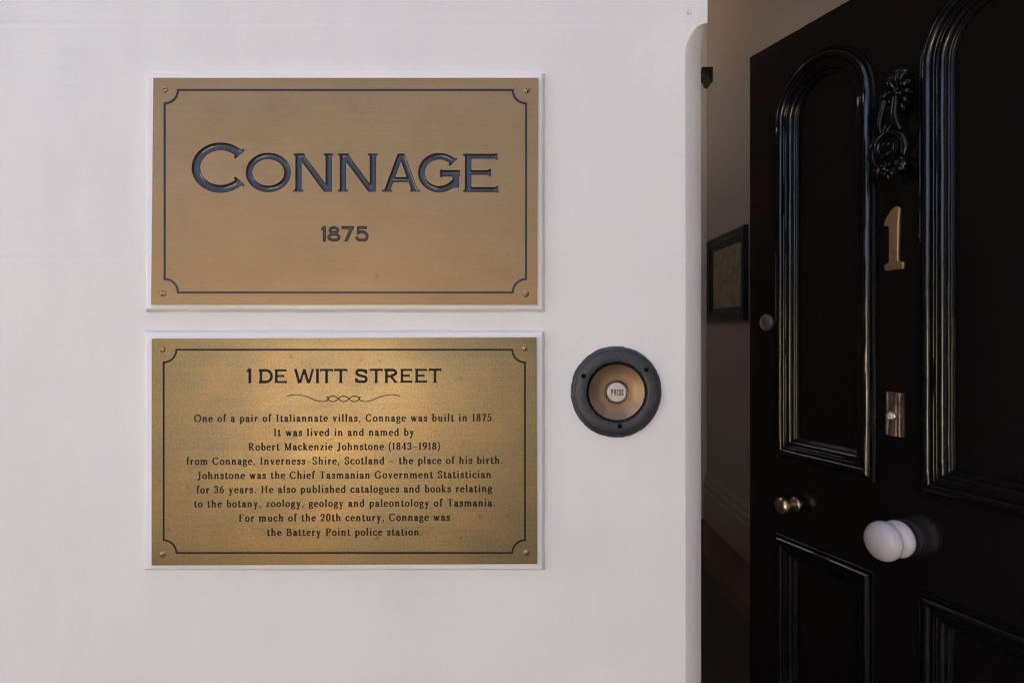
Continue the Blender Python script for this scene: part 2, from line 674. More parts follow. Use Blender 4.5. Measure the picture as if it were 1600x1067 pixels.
# -- a bookish serif for the body text (cap height 1)
def serif_glyphs(T=.20, t=.116):
    G = {}
    X = .68

    def new(ch, adv):
        p = Pen(T, t, .066)
        G[ch] = (p, adv)
        return p

    def fl(p, x, y=X):            # flag serif at the head of a lower case stem
        return p.poly((x - .15, y - .085), (x, y - .06), (x, y), (x - .02, y), (x - .15, y - .045))
    p = new('a', .55); p.b(.40, .06, .46).c((.10, .50), (.15, .61), (.25, .645), (.36, .60), (.40, .44)); p.o(.115, .51, .075)
    p.c((.40, .39), (.25, .36), (.12, .28), (.095, .16), (.16, .055), (.27, .05), (.40, .15)); p.c((.40, .10), (.45, .035), (.53, .06))
    p = new('b', .62); p.b(.15, .02, 1.04); fl(p, .15, 1.04); p.a(.33, .335, .215, .30)
    p = new('c', .53); p.a(.30, .34, .225, .30, 48, 318); p.o(.435, .52, .078)
    p = new('d', .64); p.b(.48, .03, 1.04); fl(p, .48, 1.04); p.a(.29, .335, .215, .30); p.h(.48, .61, .03)
    p = new('e', .56); p.a(.29, .34, .22, .30, 14, 308); p.h(.08, .54, .385, .10); p.b(.505, .34, .46, .09)
    p = new('f', .38); p.b(.17, 0, .86).sf(.17, 0); p.c((.17, .82), (.20, .95), (.29, 1.01), (.38, .98)); p.o(.385, .945, .075); p.h(.03, .36, .645)
    p = new('g', .55); p.a(.26, .45, .17, .195); p.h(.38, .55, .625, .09); p.c((.16, .29), (.09, .2), (.13, .105), (.3, .085), (.45, .05), (.50, -.06), (.42, -.19), (.26, -.235), (.1, -.19), (.07, -.08), (.16, .03), T=T * .8)
    p = new('h', .68); p.b(.15, 0, 1.04).sf(.15, 0); fl(p, .15, 1.04); p.c((.15, .44), (.25, .58), (.37, .635), (.48, .57), (.51, .40)); p.b(.51, 0, .42).sf(.51, 0)
    p = new('i', .31); p.b(.15, 0, X).sf(.15, 0); fl(p, .15); p.o(.14, .93, .095)
    p = new('k', .64); p.b(.15, 0, 1.04).sf(.15, 0); fl(p, .15, 1.04); p.d(.15, .27, .47, .65, t).d(.27, .38, .52, .03); p.h(.34, .6, .65).h(.40, .66, .03)
    p = new('l', .31); p.b(.15, 0, 1.04).sf(.15, 0); fl(p, .15, 1.04)
    p = new('m', 1.02); p.b(.15, 0, X).sf(.15, 0); fl(p, .15)
    for q in (.15, .50):
        p.c((q, .44), (q + .09, .58), (q + .20, .635), (q + .31, .57), (q + .35, .40)); p.b(q + .35, 0, .42).sf(q + .35, 0)
    p = new('n', .68); p.b(.15, 0, X).sf(.15, 0); fl(p, .15); p.c((.15, .44), (.25, .58), (.37, .635), (.48, .57), (.51, .40)); p.b(.51, 0, .42).sf(.51, 0)
    p = new('o', .59); p.a(.295, .34, .225, .30)
    p = new('p', .63); p.b(.15, -.29, X).sf(.15, -.29); fl(p, .15); p.a(.335, .345, .215, .30)
    p = new('r', .47); p.b(.15, 0, X).sf(.15, 0); fl(p, .15); p.c((.15, .42), (.22, .56), (.32, .635), (.40, .62)); p.o(.395, .58, .083)
    p = new('s', .48); p.c((.40, .50), (.36, .62), (.24, .645), (.12, .58), (.12, .46), (.24, .37), (.36, .28), (.39, .15), (.29, .045), (.16, .045), (.08, .17)); p.b(.41, .46, .66, .07).b(.075, .03, .22, .07)
    p = new('t', .40); p.b(.17, .13, .86); p.c((.17, .16), (.20, .055), (.29, .04), (.37, .10)); p.h(.03, .36, .645); p.poly((.06, .65), (.17, .65), (.17, .86))
    p = new('u', .66); p.b(.15, .18, X); fl(p, .15); p.c((.15, .22), (.19, .08), (.29, .045), (.40, .08), (.50, .2)); p.b(.50, 0, X); fl(p, .50); p.h(.5, .63, .03)
    p = new('v', .60); p.d(.12, X, .30, 0).d(.48, X, .31, .02, t); p.h(.0, .26, .65).h(.36, .6, .65)
    p = new('w', .88); p.d(.12, X, .28, 0).d(.46, X, .29, .02, t).d(.43, X, .59, 0).d(.76, X, .60, .02, t); p.h(.0, .26, .65).h(.33, .53, .65).h(.64, .88, .65)
    p = new('y', .60); p.d(.12, X, .31, .02).d(.48, X, .25, -.2, t); p.c((.27, -.15), (.22, -.25), (.12, -.26)); p.o(.10, -.215, .07); p.h(.0, .26, .65).h(.36, .6, .65)
    p = new('z', .53); p.d(.41, .63, .12, .05); p.h(.07, .46, .64, .08).h(.07, .48, .04, .08).b(.085, .48, .66, .06).b(.465, .02, .2, .06)
    p = new('O', .92); p.a(.46, .5, .385, .465)
    p = new('C', .84); p.a(.44, .5, .36, .465, 45, 318); p.b(.715, .70, .98, .06)
    p = new('G', .92); p.a(.45, .5, .37, .465, 45, 325); p.b(.735, .70, .98, .06); p.b(.735, .06, .42); p.h(.56, .88, .41)
    p = new('I', .40); p.b(.20, 0, 1).sf(.20, 0, .16, .16).sf(.20, 1, .16, .16)
    p = new('H', .95); p.b(.2, 0, 1).b(.74, 0, 1); p.h(.2, .74, .52, .07)
    for q in (.2, .74):
        p.sf(q, 0, .16, .16).sf(q, 1, .16, .16)
    p = new('F', .72); p.b(.2, 0, 1).sf(.2, 0, .16, .16); p.h(.04, .66, .965, .07).h(.2, .5, .53, .07).b(.635, .75, .98, .06).b(.49, .40, .66, .06)
    p = new('T', .80); p.b(.4, 0, 1).sf(.4, 0, .16, .16); p.h(.06, .74, .965, .07).b(.085, .73, .98, .06).b(.715, .73, .98, .06)
    p = new('P', .74); p.b(.2, 0, 1).sf(.2, 0, .16, .16).sf(.2, 1, .16, .0); p.c((.2, .96), (.42, .96), (.60, .88), (.62, .72), (.55, .55), (.40, .48), (.2, .48))
    p = new('R', .86); p.b(.2, 0, 1).sf(.2, 0, .16, .16).sf(.2, 1, .16, .0); p.c((.2, .96), (.42, .96), (.58, .88), (.60, .73), (.53, .57), (.40, .51), (.2, .51)); p.d(.40, .5, .68, .03); p.h(.60, .84, .03)
    p = new('B', .80); p.b(.2, 0, 1).sf(.2, 0, .16, .0).sf(.2, 1, .16, .0); p.c((.2, .96), (.42, .96), (.56, .88), (.57, .74), (.50, .58), (.2, .53)); p.c((.35, .54), (.55, .50), (.67, .38), (.65, .16), (.48, .05), (.2, .04))
    p = new('J', .52); p.b(.30, .1, 1).sf(.30, 1, .17, .16); p.c((.30, .14), (.27, -.04), (.15, -.12), (.05, -.06)); p.o(.07, -.03, .08)
    p = new('M', 1.06); p.b(.19, 0, 1, t).b(.86, 0, 1).d(.22, .97, .54, .03).d(.84, .97, .56, .03, t); p.sf(.19, 0, .15, .15).sf(.86, 0, .16, .16).h(.04, .3, .97).h(.76, 1.02, .97)
    p = new('S', .66); p.c((.53, .74), (.47, .91), (.31, .96), (.15, .88), (.12, .72), (.22, .58), (.42, .46), (.54, .33), (.53, .14), (.38, .04), (.22, .05), (.10, .24)); p.b(.545, .68, .98, .06).b(.095, .02, .3, .06)
    p = new('0', .62); p.a(.31, .5, .215, .465)
    p = new('1', .40); p.b(.20, 0, 1).sf(.20, 0, .13, .13); p.poly((.04, .80), (.2, .88), (.2, 1.0), (.14, 1.0), (.04, .86))
    p = new('2', .60); p.c((.10, .72), (.16, .9), (.30, .955), (.46, .87), (.48, .70), (.38, .46), (.22, .24), (.11, .08)); p.h(.06, .54, .06, .12); p.o(.13, .72, .085)
    p = new('3', .58); p.c((.09, .78), (.16, .92), (.29, .955), (.43, .88), (.45, .73), (.36, .57), (.2, .53)); p.c((.22, .54), (.40, .49), (.48, .34), (.45, .14), (.30, .04), (.16, .06), (.07, .18)); p.o(.11, .77, .075).o(.10, .2, .08)
    p = new('4', .62); p.b(.42, 0, 1).sf(.42, 0); p.d(.06, .30, .42, .96, t).h(.04, .58, .29, .08)
    p = new('5', .58); p.h(.12, .50, .945, .11).b(.14, .52, .96, t); p.c((.13, .54), (.26, .61), (.41, .55), (.48, .38), (.45, .15), (.30, .04), (.16, .06), (.07, .18)); p.o(.10, .19, .08)
    p = new('6', .60); p.a(.30, .32, .195, .285); p.c((.46, .95), (.30, .86), (.16, .66), (.11, .40))
    p = new('7', .56); p.h(.06, .52, .945, .11).b(.075, .74, .98, .06); p.d(.46, .93, .22, 0)
    p = new('8', .60); p.a(.30, .73, .165, .225).a(.30, .27, .195, .235)
    p = new('9', .60); p.a(.30, .68, .195, .285); p.c((.14, .05), (.30, .14), (.44, .34), (.49, .60))
    p = new('.', .28); p.o(.13, .075, .092)
    p = new(',', .28); p.o(.13, .08, .092); p.c((.17, .06), (.16, -.08), (.07, -.17), T=.09, t=.06)
    p = new('(', .36); p.c((.30, 1.06), (.15, .78), (.12, .42), (.16, .08), (.30, -.2), T=T * .8, t=.05)
    p = new(')', .36); p.c((.06, 1.06), (.21, .78), (.24, .42), (.20, .08), (.06, -.2), T=T * .8, t=.05)
    p = new('–', .66); p.h(.03, .63, .36, .075)
    return G


# -- wide engraver's capitals with minute serifs (cap height 1)
def engraver(ch, w, k=1.0):
    p = Pen(w, w, w * .5)
    e = w * .30                   # how far the minute serif stands out
    h2 = w / 2
    s = w * .34

    def tick(x, y, up):           # small serif on an upright
        yy = s / 2 if not up else 1 - s / 2
        p.h(x - h2 - e, x + h2 + e, yy, s)

    def cut(cx, cy, rx, ry, an, sg):
        for k in np.linspace(0, 1, 5):        # square the round end of the stroke
            q = math.radians(an + sg * k * math.degrees(h2 / rx))
            x, y = cx + rx * math.cos(q), cy + ry * math.sin(q)
            p.butt(x, y, math.atan2(ry * math.cos(q), -rx * math.sin(q)), w, w * .2)
        q = math.radians(an)
        x, y = cx + rx * math.cos(q), cy + ry * math.sin(q)
        d = math.atan2(ry * math.cos(q), -rx * math.sin(q))
        p.butt(x, y, d, w + 2 * e, s)
    if ch in 'CG':
        rx, ry, cx = .5 * 1.06 - h2, .5 - h2, .53
        if ch == 'C':
            dg = math.degrees(h2 / rx); p.a(cx, .5, rx, ry, 41 + dg, 319 - dg); cut(cx, .5, rx, ry, 41, 1); cut(cx, .5, rx, ry, 319, -1)
        else:
            dg = math.degrees(h2 / rx); p.a(cx, .5, rx, ry, 41 + dg, 322); cut(cx, .5, rx, ry, 41, 1); p.b(.94, .12, .50).h(.56, 1.0 + e, .485, w).b(.575, .38, .58, s)
    elif ch == 'O':
        p.a(.575, .5, .575 - h2, .5 - h2)
    elif ch == 'N':
        p.b(h2 + e, 0, 1).b(1.05 - h2 - e, 0, 1).d(h2 + e + .02, 1, 1.05 - h2 - e - .02, 0, w * .95)
        tick(h2 + e, 0, False); tick(1.05 - h2 - e, 0, True); p.h(0, .3, 1 - s / 2, s)
    elif ch == 'A':
        p.d(h2 + e, 0, .5, 1, w * .9).d(1.02 - h2 - e, 0, .52, 1, w * .95).h(.25, .78, .32, w * .8)
        tick(h2 + e * 1.2, 0, False); tick(1.02 - h2 - e * 1.2, 0, False)
    elif ch == 'E':
        p.b(h2 + e, 0, 1).h(e, .86, 1 - w * .4, w * .8).h(e, .70, .51, w * .75).h(e, .88, w * .4, w * .8)
        p.b(.87, 1 - w * 1.0, 1 + w * .1, s).b(.70, .51 - w * .6, .51 + w * .6, s).b(.89, -w * .1, w * 1.0, s); p.h(0, .2, s / 2, s).h(0, .2, 1 - s / 2, s)
    elif ch == 'D':
        p.b(h2 + e, 0, 1).h(0, .5, h2, w).h(0, .5, 1 - h2, w).a(.5, .5, .5 - h2, .5 - h2, -90, 90)
    elif ch == 'W':
        p.d(.1, 1, .38, 0, w * .95).d(.72, 1, .42, 0, w * .8).d(.70, 1, 1.0, 0, w * .95).d(1.32, 1, 1.04, 0, w * .8)
        p.h(0, .22, 1 - s / 2, s).h(1.2, 1.42, 1 - s / 2, s)
    elif ch == 'I':
        p.b(.1, 0, 1); tick(.1, 0, True); tick(.1, 0, False)
    elif ch == 'T':
        p.b(.46, 0, 1).h(.0, .92, 1 - w * .42, w * .84).b(s / 2, 1 - w * 1.1, 1, s).b(.92 - s / 2, 1 - w * 1.1, 1, s); tick(.46, 0, False)
    elif ch == 'S':
        p.c((.80, .74), (.68, .88), (.46, 1 - h2), (.22, .90), (.13, .73), (.24, .58), (.47, .51), (.72, .44), (.82, .27), (.72, .11), (.47, h2), (.22, .11), (.10, .27))
        p.b(.83, .66, .97, s).b(.07, .04, .35, s)
    elif ch in 'RP':
        p.b(h2 + e, 0, 1).h(0, .55, 1 - h2, w).h(h2, .55, .47, w * .9).a(.56, .725, .27 - h2 + .07, .275 - h2, -90, 90); tick(h2 + e, 0, False)
        if ch == 'R':
            p.d(.48, .46, .82, 0, w * .95); p.h(.72, .95, s / 2, s)
    elif ch == '1':
        p.b(.26, 0, 1, w * 1.1).poly((.02, .72), (.26, .84), (.26, 1.0), (.16, 1.0), (.02, .84))
    elif ch == '8':
        p.a(.44, .745, .36 - h2, .255 - h2 * .9).a(.44, .285, .44 - h2, .285 - h2 * .9)
    elif ch == '7':
        p.h(0, .82, 1 - h2, w).d(.72, .95, .28, 0, w * 1.05)
    elif ch == '5':
        p.h(.12, .80, 1 - h2, w).b(.16, .5, 1, w * .9); p.c((.14, .54), (.34, .63), (.58, .60), (.78, .46), (.80, .25), (.66, .09), (.42, h2), (.18, .10), (.05, .24))
    return p


def place(glyph_xy, x0, x1, y0, y1):
    """fit 2-D points (bounding box) into a rectangle"""
    g = np.array([(q[0], q[1]) for q in glyph_xy])
    lo, hi = g.min(0), g.max(0)
    sx, sz = (x1 - x0) / (hi[0] - lo[0]), (y1 - y0) / (hi[1] - lo[1])
    return [(x0 + (q[0] - lo[0]) * sx, y0 + (q[1] - lo[1]) * sz) for q in glyph_xy]


def notch_frame(x0, x1, z0, z1, r, n=14):
    """closed path of a plaque border with concave corners (x, z)"""
    P = []
    for cx, cz, a0 in ((x0, z0, 90), (x1, z0, 180), (x1, z1, 270), (x0, z1, 0)):
        # walk anticlockwise: each corner arc is centred on the corner itself
        seq = np.radians(np.linspace(a0, a0 - 90, n))
        P += [(cx + r * math.cos(q), cz + r * math.sin(q)) for q in seq]
    return P


def notch_ring(x0, x1, z0, z1, r, w, n=14):
    """outer and inner loops of a border line of width w"""
    out, inn = [], []
    for cx, cz, a0, ux, uz in ((x0, z0, 90, 1, 1), (x1, z0, 180, -1, 1), (x1, z1, 270, -1, -1), (x0, z1, 0, 1, -1)):
        h = w / 2
        q = np.radians(np.linspace(a0, a0 - 90, n))
        arc = [(cx + (r - h) * math.cos(t), cz + (r - h) * math.sin(t)) for t in q]
        first_vertical = abs(math.sin(q[0])) > .5
        e1 = (cx - ux * h, cz + uz * (r - h))
        e2 = (cx + ux * (r - h), cz - uz * h)
        out += ([e1] + arc + [e2]) if first_vertical else ([e2] + arc + [e1])
        g = math.degrees(math.asin(h / (r + h)))
        q = np.radians(np.linspace(a0 - g, a0 - 90 + g, n + 2))
        inn += [(cx + (r + h) * math.cos(t), cz + (r + h) * math.sin(t)) for t in q]
    return out, inn


def loop_edges(n, o=0):
    return [(o + i, o + (i + 1) % n) for i in range(n)]


# ------------------------------------------------------------------ the house wall with its chamfered corner
XE = 306.0 / FPX * WY            # corner of the doorway
WT = 0.23                        # wall thickness
CH = 34.0 / FPX * WY             # chamfer


def house_wall():
    z_top = wp(0, 36)[1]
    z_full = wp(0, 92)[1]
    zs = [-.15, 0.2, .5, .8, 1.0, 1.2] + [1.25 + .02 * i for i in range(15)]
    zs = [z for z in zs if z < z_full - .004]
    N = 26
    zs += [z_full + (z_top - z_full) * i / N for i in range(N + 1)]
    zs += [z_top + .004, 1.75, 2.0, 2.35, 3.1, 4.4]
    vs, fs = [], []
    for z in zs:
        if z >= z_top:
            c = 0.0006
        elif z <= z_full:
            c = CH
        else:
            q = (z_top - z) / (z_top - z_full)
            c = max(.0006, CH * math.sqrt(max(0, 1 - (1 - q) ** 2)))
        j = .0007 * noise.noise(Vector((z * 14, 3.3, 0))) + .0003 * noise.noise(Vector((z * 60, 1.3, 0)))
        jb = .0006 * noise.noise(Vector((z * 17, 9.3, 0)))
        e = XE + jb
        bulge = .0012 if c > .01 else 0.0
        vs += [(-4.0, WY, z), (e - c - .0012 + j, WY, z), (e - c + j + .0006, WY + .0008, z), (e - c * .5 + bulge * .0, WY + c * .5, z), (e - .0006, WY + c - .0006, z),
               (e, WY + c + .0012, z), (e, WY + WT, z), (-4.0, WY + WT, z)]
    k = 8
    for i in range(len(zs) - 1):
        for q in range(k):
            a, b = i * k + q, i * k + (q + 1) % k
            fs.append((a, b, b + k, a + k))
    fs.append(tuple(range(k)))
    fs.append(tuple((len(zs) - 1) * k + q for q in range(k)))
    o = mesh('house_wall', vs, fs, M['wall'], None, False)
    for i, p in enumerate(o.data.polygons):
        p.use_smooth = i % k in (1, 2, 3, 4)
    tag(o, 'smooth white painted wall with chamfered corner beside the open doorway', 'wall')
    return o


hw = house_wall()
# over and beyond the doorway (out of the picture, they keep the hall dark)
tag(box('lintel_wall', XE, .95, WY, WY + WT, 3.1, 4.4, M['wall']), 'white wall above the open doorway', 'wall')
tag(box('pier_wall', .95, 5.0, WY, WY + WT, -.15, 4.4, M['wall']), 'white wall on the hinge side of the black door', 'wall')

# ------------------------------------------------------------------ hall behind the door
HX = 1.343
HE = 4.41
o = box('hall_side_wall', HX, HX + .12, WY + WT, HE + .2, -.05, 3.6, M['hall_paint']); tag(o, kind='structure')
o = box('hall_end_wall', -.62, HX - .001, HE, HE + .15, -.05, 3.6, M['ceiling']); tag(o, kind='structure')
def hall_back_wall():             # unseen; a high opening is added to let sky light into the hall
    y0, y1 = WY + WT + .001, HE - .001
    bm = bmesh.new()
    box_bm(bm, -.62, -.5, y0, 2.7, -.05, 3.6)
    box_bm(bm, -.62, -.5, 3.7, y1, -.05, 3.6)
    box_bm(bm, -.62, -.5, 2.7, 3.7, -.05, 2.82)
    box_bm(bm, -.62, -.5, 2.7, 3.7, 3.45, 3.6)
    tag(bmobj('hall_back_wall', bm, M['hall_paint']), kind='structure')


hall_back_wall()
o = box('hall_ceiling', -.7, HX + .2, WY + WT + .001, HE + .2, 3.61, 3.75, M['ceiling']); tag(o, kind='structure')
o = box('hall_floor', -.5, HX - .001, WY + .02, HE - .001, -.06, 0.0, M['boards']); tag(o, kind='structure')
rug = box('hall_runner', .05, 1.105, 1.0, HE - .05, .001, .009, M['runner'])
tag(rug, 'dark woven hall runner with a tan border stripe along its edge', 'rug')


def skirting():
    prof = [(0, 0), (.028, 0), (.028, .2), (.022, .215), (.026, .235), (.026, .25), (.014, .27), (.018, .285), (.008, .314), (0, .314)]
    vs, fs = [], []
    k = len(prof)
    for y in (WY + WT + .01, HE - .002):
        vs += [(HX - .0005 - d, y, z + .001) for d, z in prof]
    for q in range(k):
        fs.append((q, (q + 1) % k, k + (q + 1) % k, k + q))
    fs += [tuple(range(k)), tuple(range(k, 2 * k))]
    o = mesh('skirting_board', vs, fs, M['hall_paint'])
    tag(o, 'tall moulded cream skirting board along the hall wall', 'skirting')


skirting()


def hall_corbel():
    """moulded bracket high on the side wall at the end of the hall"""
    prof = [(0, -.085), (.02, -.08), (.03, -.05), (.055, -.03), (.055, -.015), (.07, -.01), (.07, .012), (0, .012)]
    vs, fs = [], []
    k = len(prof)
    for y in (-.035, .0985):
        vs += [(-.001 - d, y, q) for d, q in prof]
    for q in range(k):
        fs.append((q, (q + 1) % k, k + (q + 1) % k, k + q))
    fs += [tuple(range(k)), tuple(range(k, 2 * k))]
    o = mesh('hall_corbel', vs, fs, M['frame'])  # near-black material puts the corbel's shadow into its colour
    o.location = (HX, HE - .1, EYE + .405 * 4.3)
    tag(o, 'small moulded bracket, shadow tone in its paint, high on the far hall wall', 'bracket')


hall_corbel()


def picture():
    y0, y1, z0, z1, w = 3.63, 4.33, 1.352, 1.897, .085
    r = empty('framed_picture', (HX, (y0 + y1) / 2, z0))
    tag(r, 'dark framed faded print hanging on the dim hall wall', 'picture')
    hy, hz = (y1 - y0) / 2, z1 - z0
    prof = [(0, .001), (0, .022), (.012, .03), (.03, .026), (.05, .028), (.066, .016), (w, .012), (w, .001)]
    vs, fs = [], []
    k = len(prof)
    for sy, sz in ((-1, 0), (1, 0), (1, 1), (-1, 1)):
        for d, h in prof:
            vs.append((-h, sy * (hy - d), d if sz == 0 else hz - d))
    for c in range(4):
        c2 = (c + 1) % 4
        for q in range(k - 1):
            fs.append((c * k + q, c * k + q + 1, c2 * k + q + 1, c2 * k + q))
    mesh('frame', vs, fs, M['frame'], r)
    box('print', -.008, -.002, -(hy - w + .004), hy - w + .004, w - .004, hz - w + .004, M['print'], r)


picture()

# ------------------------------------------------------------------ ground, and unseen pieces added to shape light and reflections (behind the camera)
o = mesh('ground', [(-200, -200, -.16), (200, -200, -.16), (200, 200, -.16), (-200, 200, -.16)], [(0, 1, 2, 3)], M['ground'])
tag(o, kind='structure')
o = box('glow_strip', -2.6, -1.25, -6.39, -5.2, -.17, -.145, M['pale']); tag(o, kind='structure')  # pale strip added to carry the glow down the lower plaque
tag(box('moulding_reflector', -26.0, -8.0, -7.0, -6.8, -.16, 1.9, M['lime']), 'long unseen pale wall added to reflect in the door mouldings', 'garden wall')  # unseen sunlit wall added to brighten the moulding highlights
tag(box('side_light_blocker', .985, 1.3, -1.4, WY - .002, -.15, 3.6, M['stone']), 'unseen dark wall added to block light from the right', 'wall')  # unseen wall added to cut side light and darken the chamfer
gw = box('glow_reflector', -2.9, -1.2, -6.6, -6.4, -.16, 1.5, M['pale']); tag(gw, 'unseen cream garden wall added to make the glow on the brass', 'garden wall')  # unseen wall added as a reflector for the lower plaque's glow


def hedge(name, x0, x1, y, z1, label):  # unseen hedges, added dark to bound the bright reflection in the brass
    bm = bmesh.new()
    rnd = random.Random(len(label))
    nx, nz = int((x1 - x0) / .12), int(z1 / .12)
    g = [[bm.verts.new((x0 + (x1 - x0) * i / nx, y + rnd.uniform(-.09, .09), -.16 + (z1 + .16) * j / nz + rnd.uniform(-.03, .03))) for i in range(nx + 1)] for j in range(nz + 1)]
    bk = [[bm.verts.new((x0 + (x1 - x0) * i / nx, y - .8 + rnd.uniform(-.09, .09), -.16 + (z1 + .16) * j / nz)) for i in range(nx + 1)] for j in range(nz + 1)]
    for j in range(nz):
        for i in range(nx):
            bm.faces.new((g[j][i], g[j][i + 1], g[j + 1][i + 1], g[j + 1][i]))
            bm.faces.new((bk[j][i], bk[j][i + 1], bk[j + 1][i + 1], bk[j + 1][i]))
    for i in range(nx):
        bm.faces.new((g[nz][i], g[nz][i + 1], bk[nz][i + 1], bk[nz][i]))
    for j in range(nz):
        bm.faces.new((g[j][0], g[j + 1][0], bk[j + 1][0], bk[j][0]))
        bm.faces.new((g[j][nx], g[j + 1][nx], bk[j + 1][nx], bk[j][nx]))
    tag(bmobj(name, bm, M['hedge']), label, 'hedge')


hedge('added_hedge', -7.9, -3.0, -6.4, 2.2, 'tall clipped dark green hedge beside the cream garden wall')
hedge('added_hedge', -1.0, 6.0, -6.6, 2.4, 'long dark green hedge closing the garden opposite the door')


# ------------------------------------------------------------------ the two plaques
def backing_board(px0, px1, py0, py1, parent, org, seed):
    """white painted board with bevelled, paint-clogged edges"""
    x0, z1 = wp(px0, py0)
    x1, z0 = wp(px1, py1)
    T, B = .0064, .0034
    n = 90
    loops = []
    for d, h in ((-.0003, -.0006), (0, .0005), (.0003, .0024), (B - .0006, T - .0004), (B + .0008, T), (B + .004, T)):
        L = []
        for (ax, az, bx, bz) in ((x0 + d, z0 + d, x1 - d, z0 + d), (x1 - d, z0 + d, x1 - d, z1 - d), (x1 - d, z1 - d, x0 + d, z1 - d), (x0 + d, z1 - d, x0 + d, z0 + d)):
            for i in range(n):
                t = i / n
                x, z = ax + (bx - ax) * t, az + (bz - az) * t
                k = .00055 if d < .001 else .00028
                jx = k * noise.noise(Vector((x * 45 + seed, z * 45, d * 300))) + k * .7 * noise.noise(Vector((x * 190 + seed, z * 190, 7)))
                jz = k * noise.noise(Vector((x * 45, z * 45 + seed, 3 + d * 300)))
                L.append((x + jx - org[0], -h - (k * .6 * noise.noise(Vector((x * 70, z * 70, seed))) if h > 0 else 0), z + jz - org[2]))
        loops.append(L)
    vs = [p for L in loops for p in L]
    N = 4 * n
    fs = []
    for q in range(len(loops) - 1):
        for i in range(N):
            fs.append((q * N + i, q * N + (i + 1) % N, (q + 1) * N + (i + 1) % N, (q + 1) * N + i))
    fs.append(tuple((len(loops) - 1) * N + i for i in range(N)))
    o = mesh('backing_board', vs, fs, M['trim'], parent)
    for p in o.data.polygons:
        p.use_smooth = True
    auto(o, 28)
    return o


PT = .0095                       # the plates' front stands this far off the wall
PY = WY - PT


def screw(x, z, m, parent, ang, r=.0028):
    n = 20
    rings = [(r * 1.12, -.0001), (r * 1.12, .00008), (r * .98, .00012), (r * .9, .0006), (r * .55, .00095)]
    vs, fs = [], []
    for rr, h in rings:
        vs += [(x + rr * math.cos(2 * math.pi * i / n), -PT - h, z + rr * math.sin(2 * math.pi * i / n)) for i in range(n)]
    for q in range(len(rings) - 1):
        for i in range(n):
            fs.append((q * n + i, q * n + (i + 1) % n, (q + 1) * n + (i + 1) % n, (q + 1) * n + i))
    fs.append(tuple((len(rings) - 1) * n + i for i in range(n)))
    o = mesh('screw', vs, fs, m, parent, True)
    c, s_ = math.cos(ang), math.sin(ang)
    w, l = r * .13, r * .86
    q = [(-l, -w), (l, -w), (l, w), (-l, w)]
    v = [(x + a * c - b * s_, -PT - .0010, z + a * s_ + b * c) for a, b in q] + [(x + a * c - b * s_, -PT - .0002, z + a * s_ + b * c) for a, b in q]
    mesh('slot', v, [(0, 1, 2, 3), (4, 5, 6, 7), (0, 1, 5, 4), (1, 2, 6, 5), (2, 3, 7, 6), (3, 0, 4, 7)], M['hole'], o)
    return o


def plate_mesh(corners, holes, m, parent, org):
    """front face with the engraved outlines cut out, plus thin returns; corners BL BR TR TL in metres"""
    V, E = [], []
    V += corners
    E += loop_edges(4)
    for v, e in holes:
        o = len(V)
        V += list(v)
        E += [(a + o, b + o) for a, b in e]
    v2, f2, _ = cdt(V, E)
    cen = [np.mean([v2[i] for i in f], 0) for f in f2]
    keep = inside_even_odd(cen, V, E)
    vs = [(x - org[0], -PT, z - org[2]) for x, z in v2]
    fs = [f for f, k in zip(f2, keep) if k]
    o = len(vs)
    for h in (-PT, -PT + .0035):
        vs += [(x - org[0], h, z - org[2]) for x, z in corners]
    for i in range(4):
        fs.append((o + i, o + (i + 1) % 4, o + 4 + (i + 1) % 4, o + 4 + i))
    return mesh('plate', vs, fs, m, parent)


def groove(loops, depth, m, parent, org, name):
    """V groove between two loops of different length: triangulate and sink the middle line"""
    a, b = loops
    V = list(a) + list(b)
    E = loop_edges(len(a)) + loop_edges(len(b), len(a))
    v2, f2, _ = cdt(V, E)
    cen = [np.mean([v2[i] for i in f], 0) for f in f2]
    keep = inside_even_odd(cen, V, E)
    vs = [(x - org[0], -PT + depth, z - org[2]) for x, z in v2]
    return mesh(name, vs, [f for f, k in zip(f2, keep) if k], m, parent)


def walls_of(V, E, depth, org):
    """side walls of a sunk outline"""
    vs = [(x - org[0], -PT, z - org[2]) for x, z in V] + [(x - org[0], -PT + depth, z - org[2]) for x, z in V]
    n = len(V)
    return vs, [(a, b, b + n, a + n) for a, b in E]


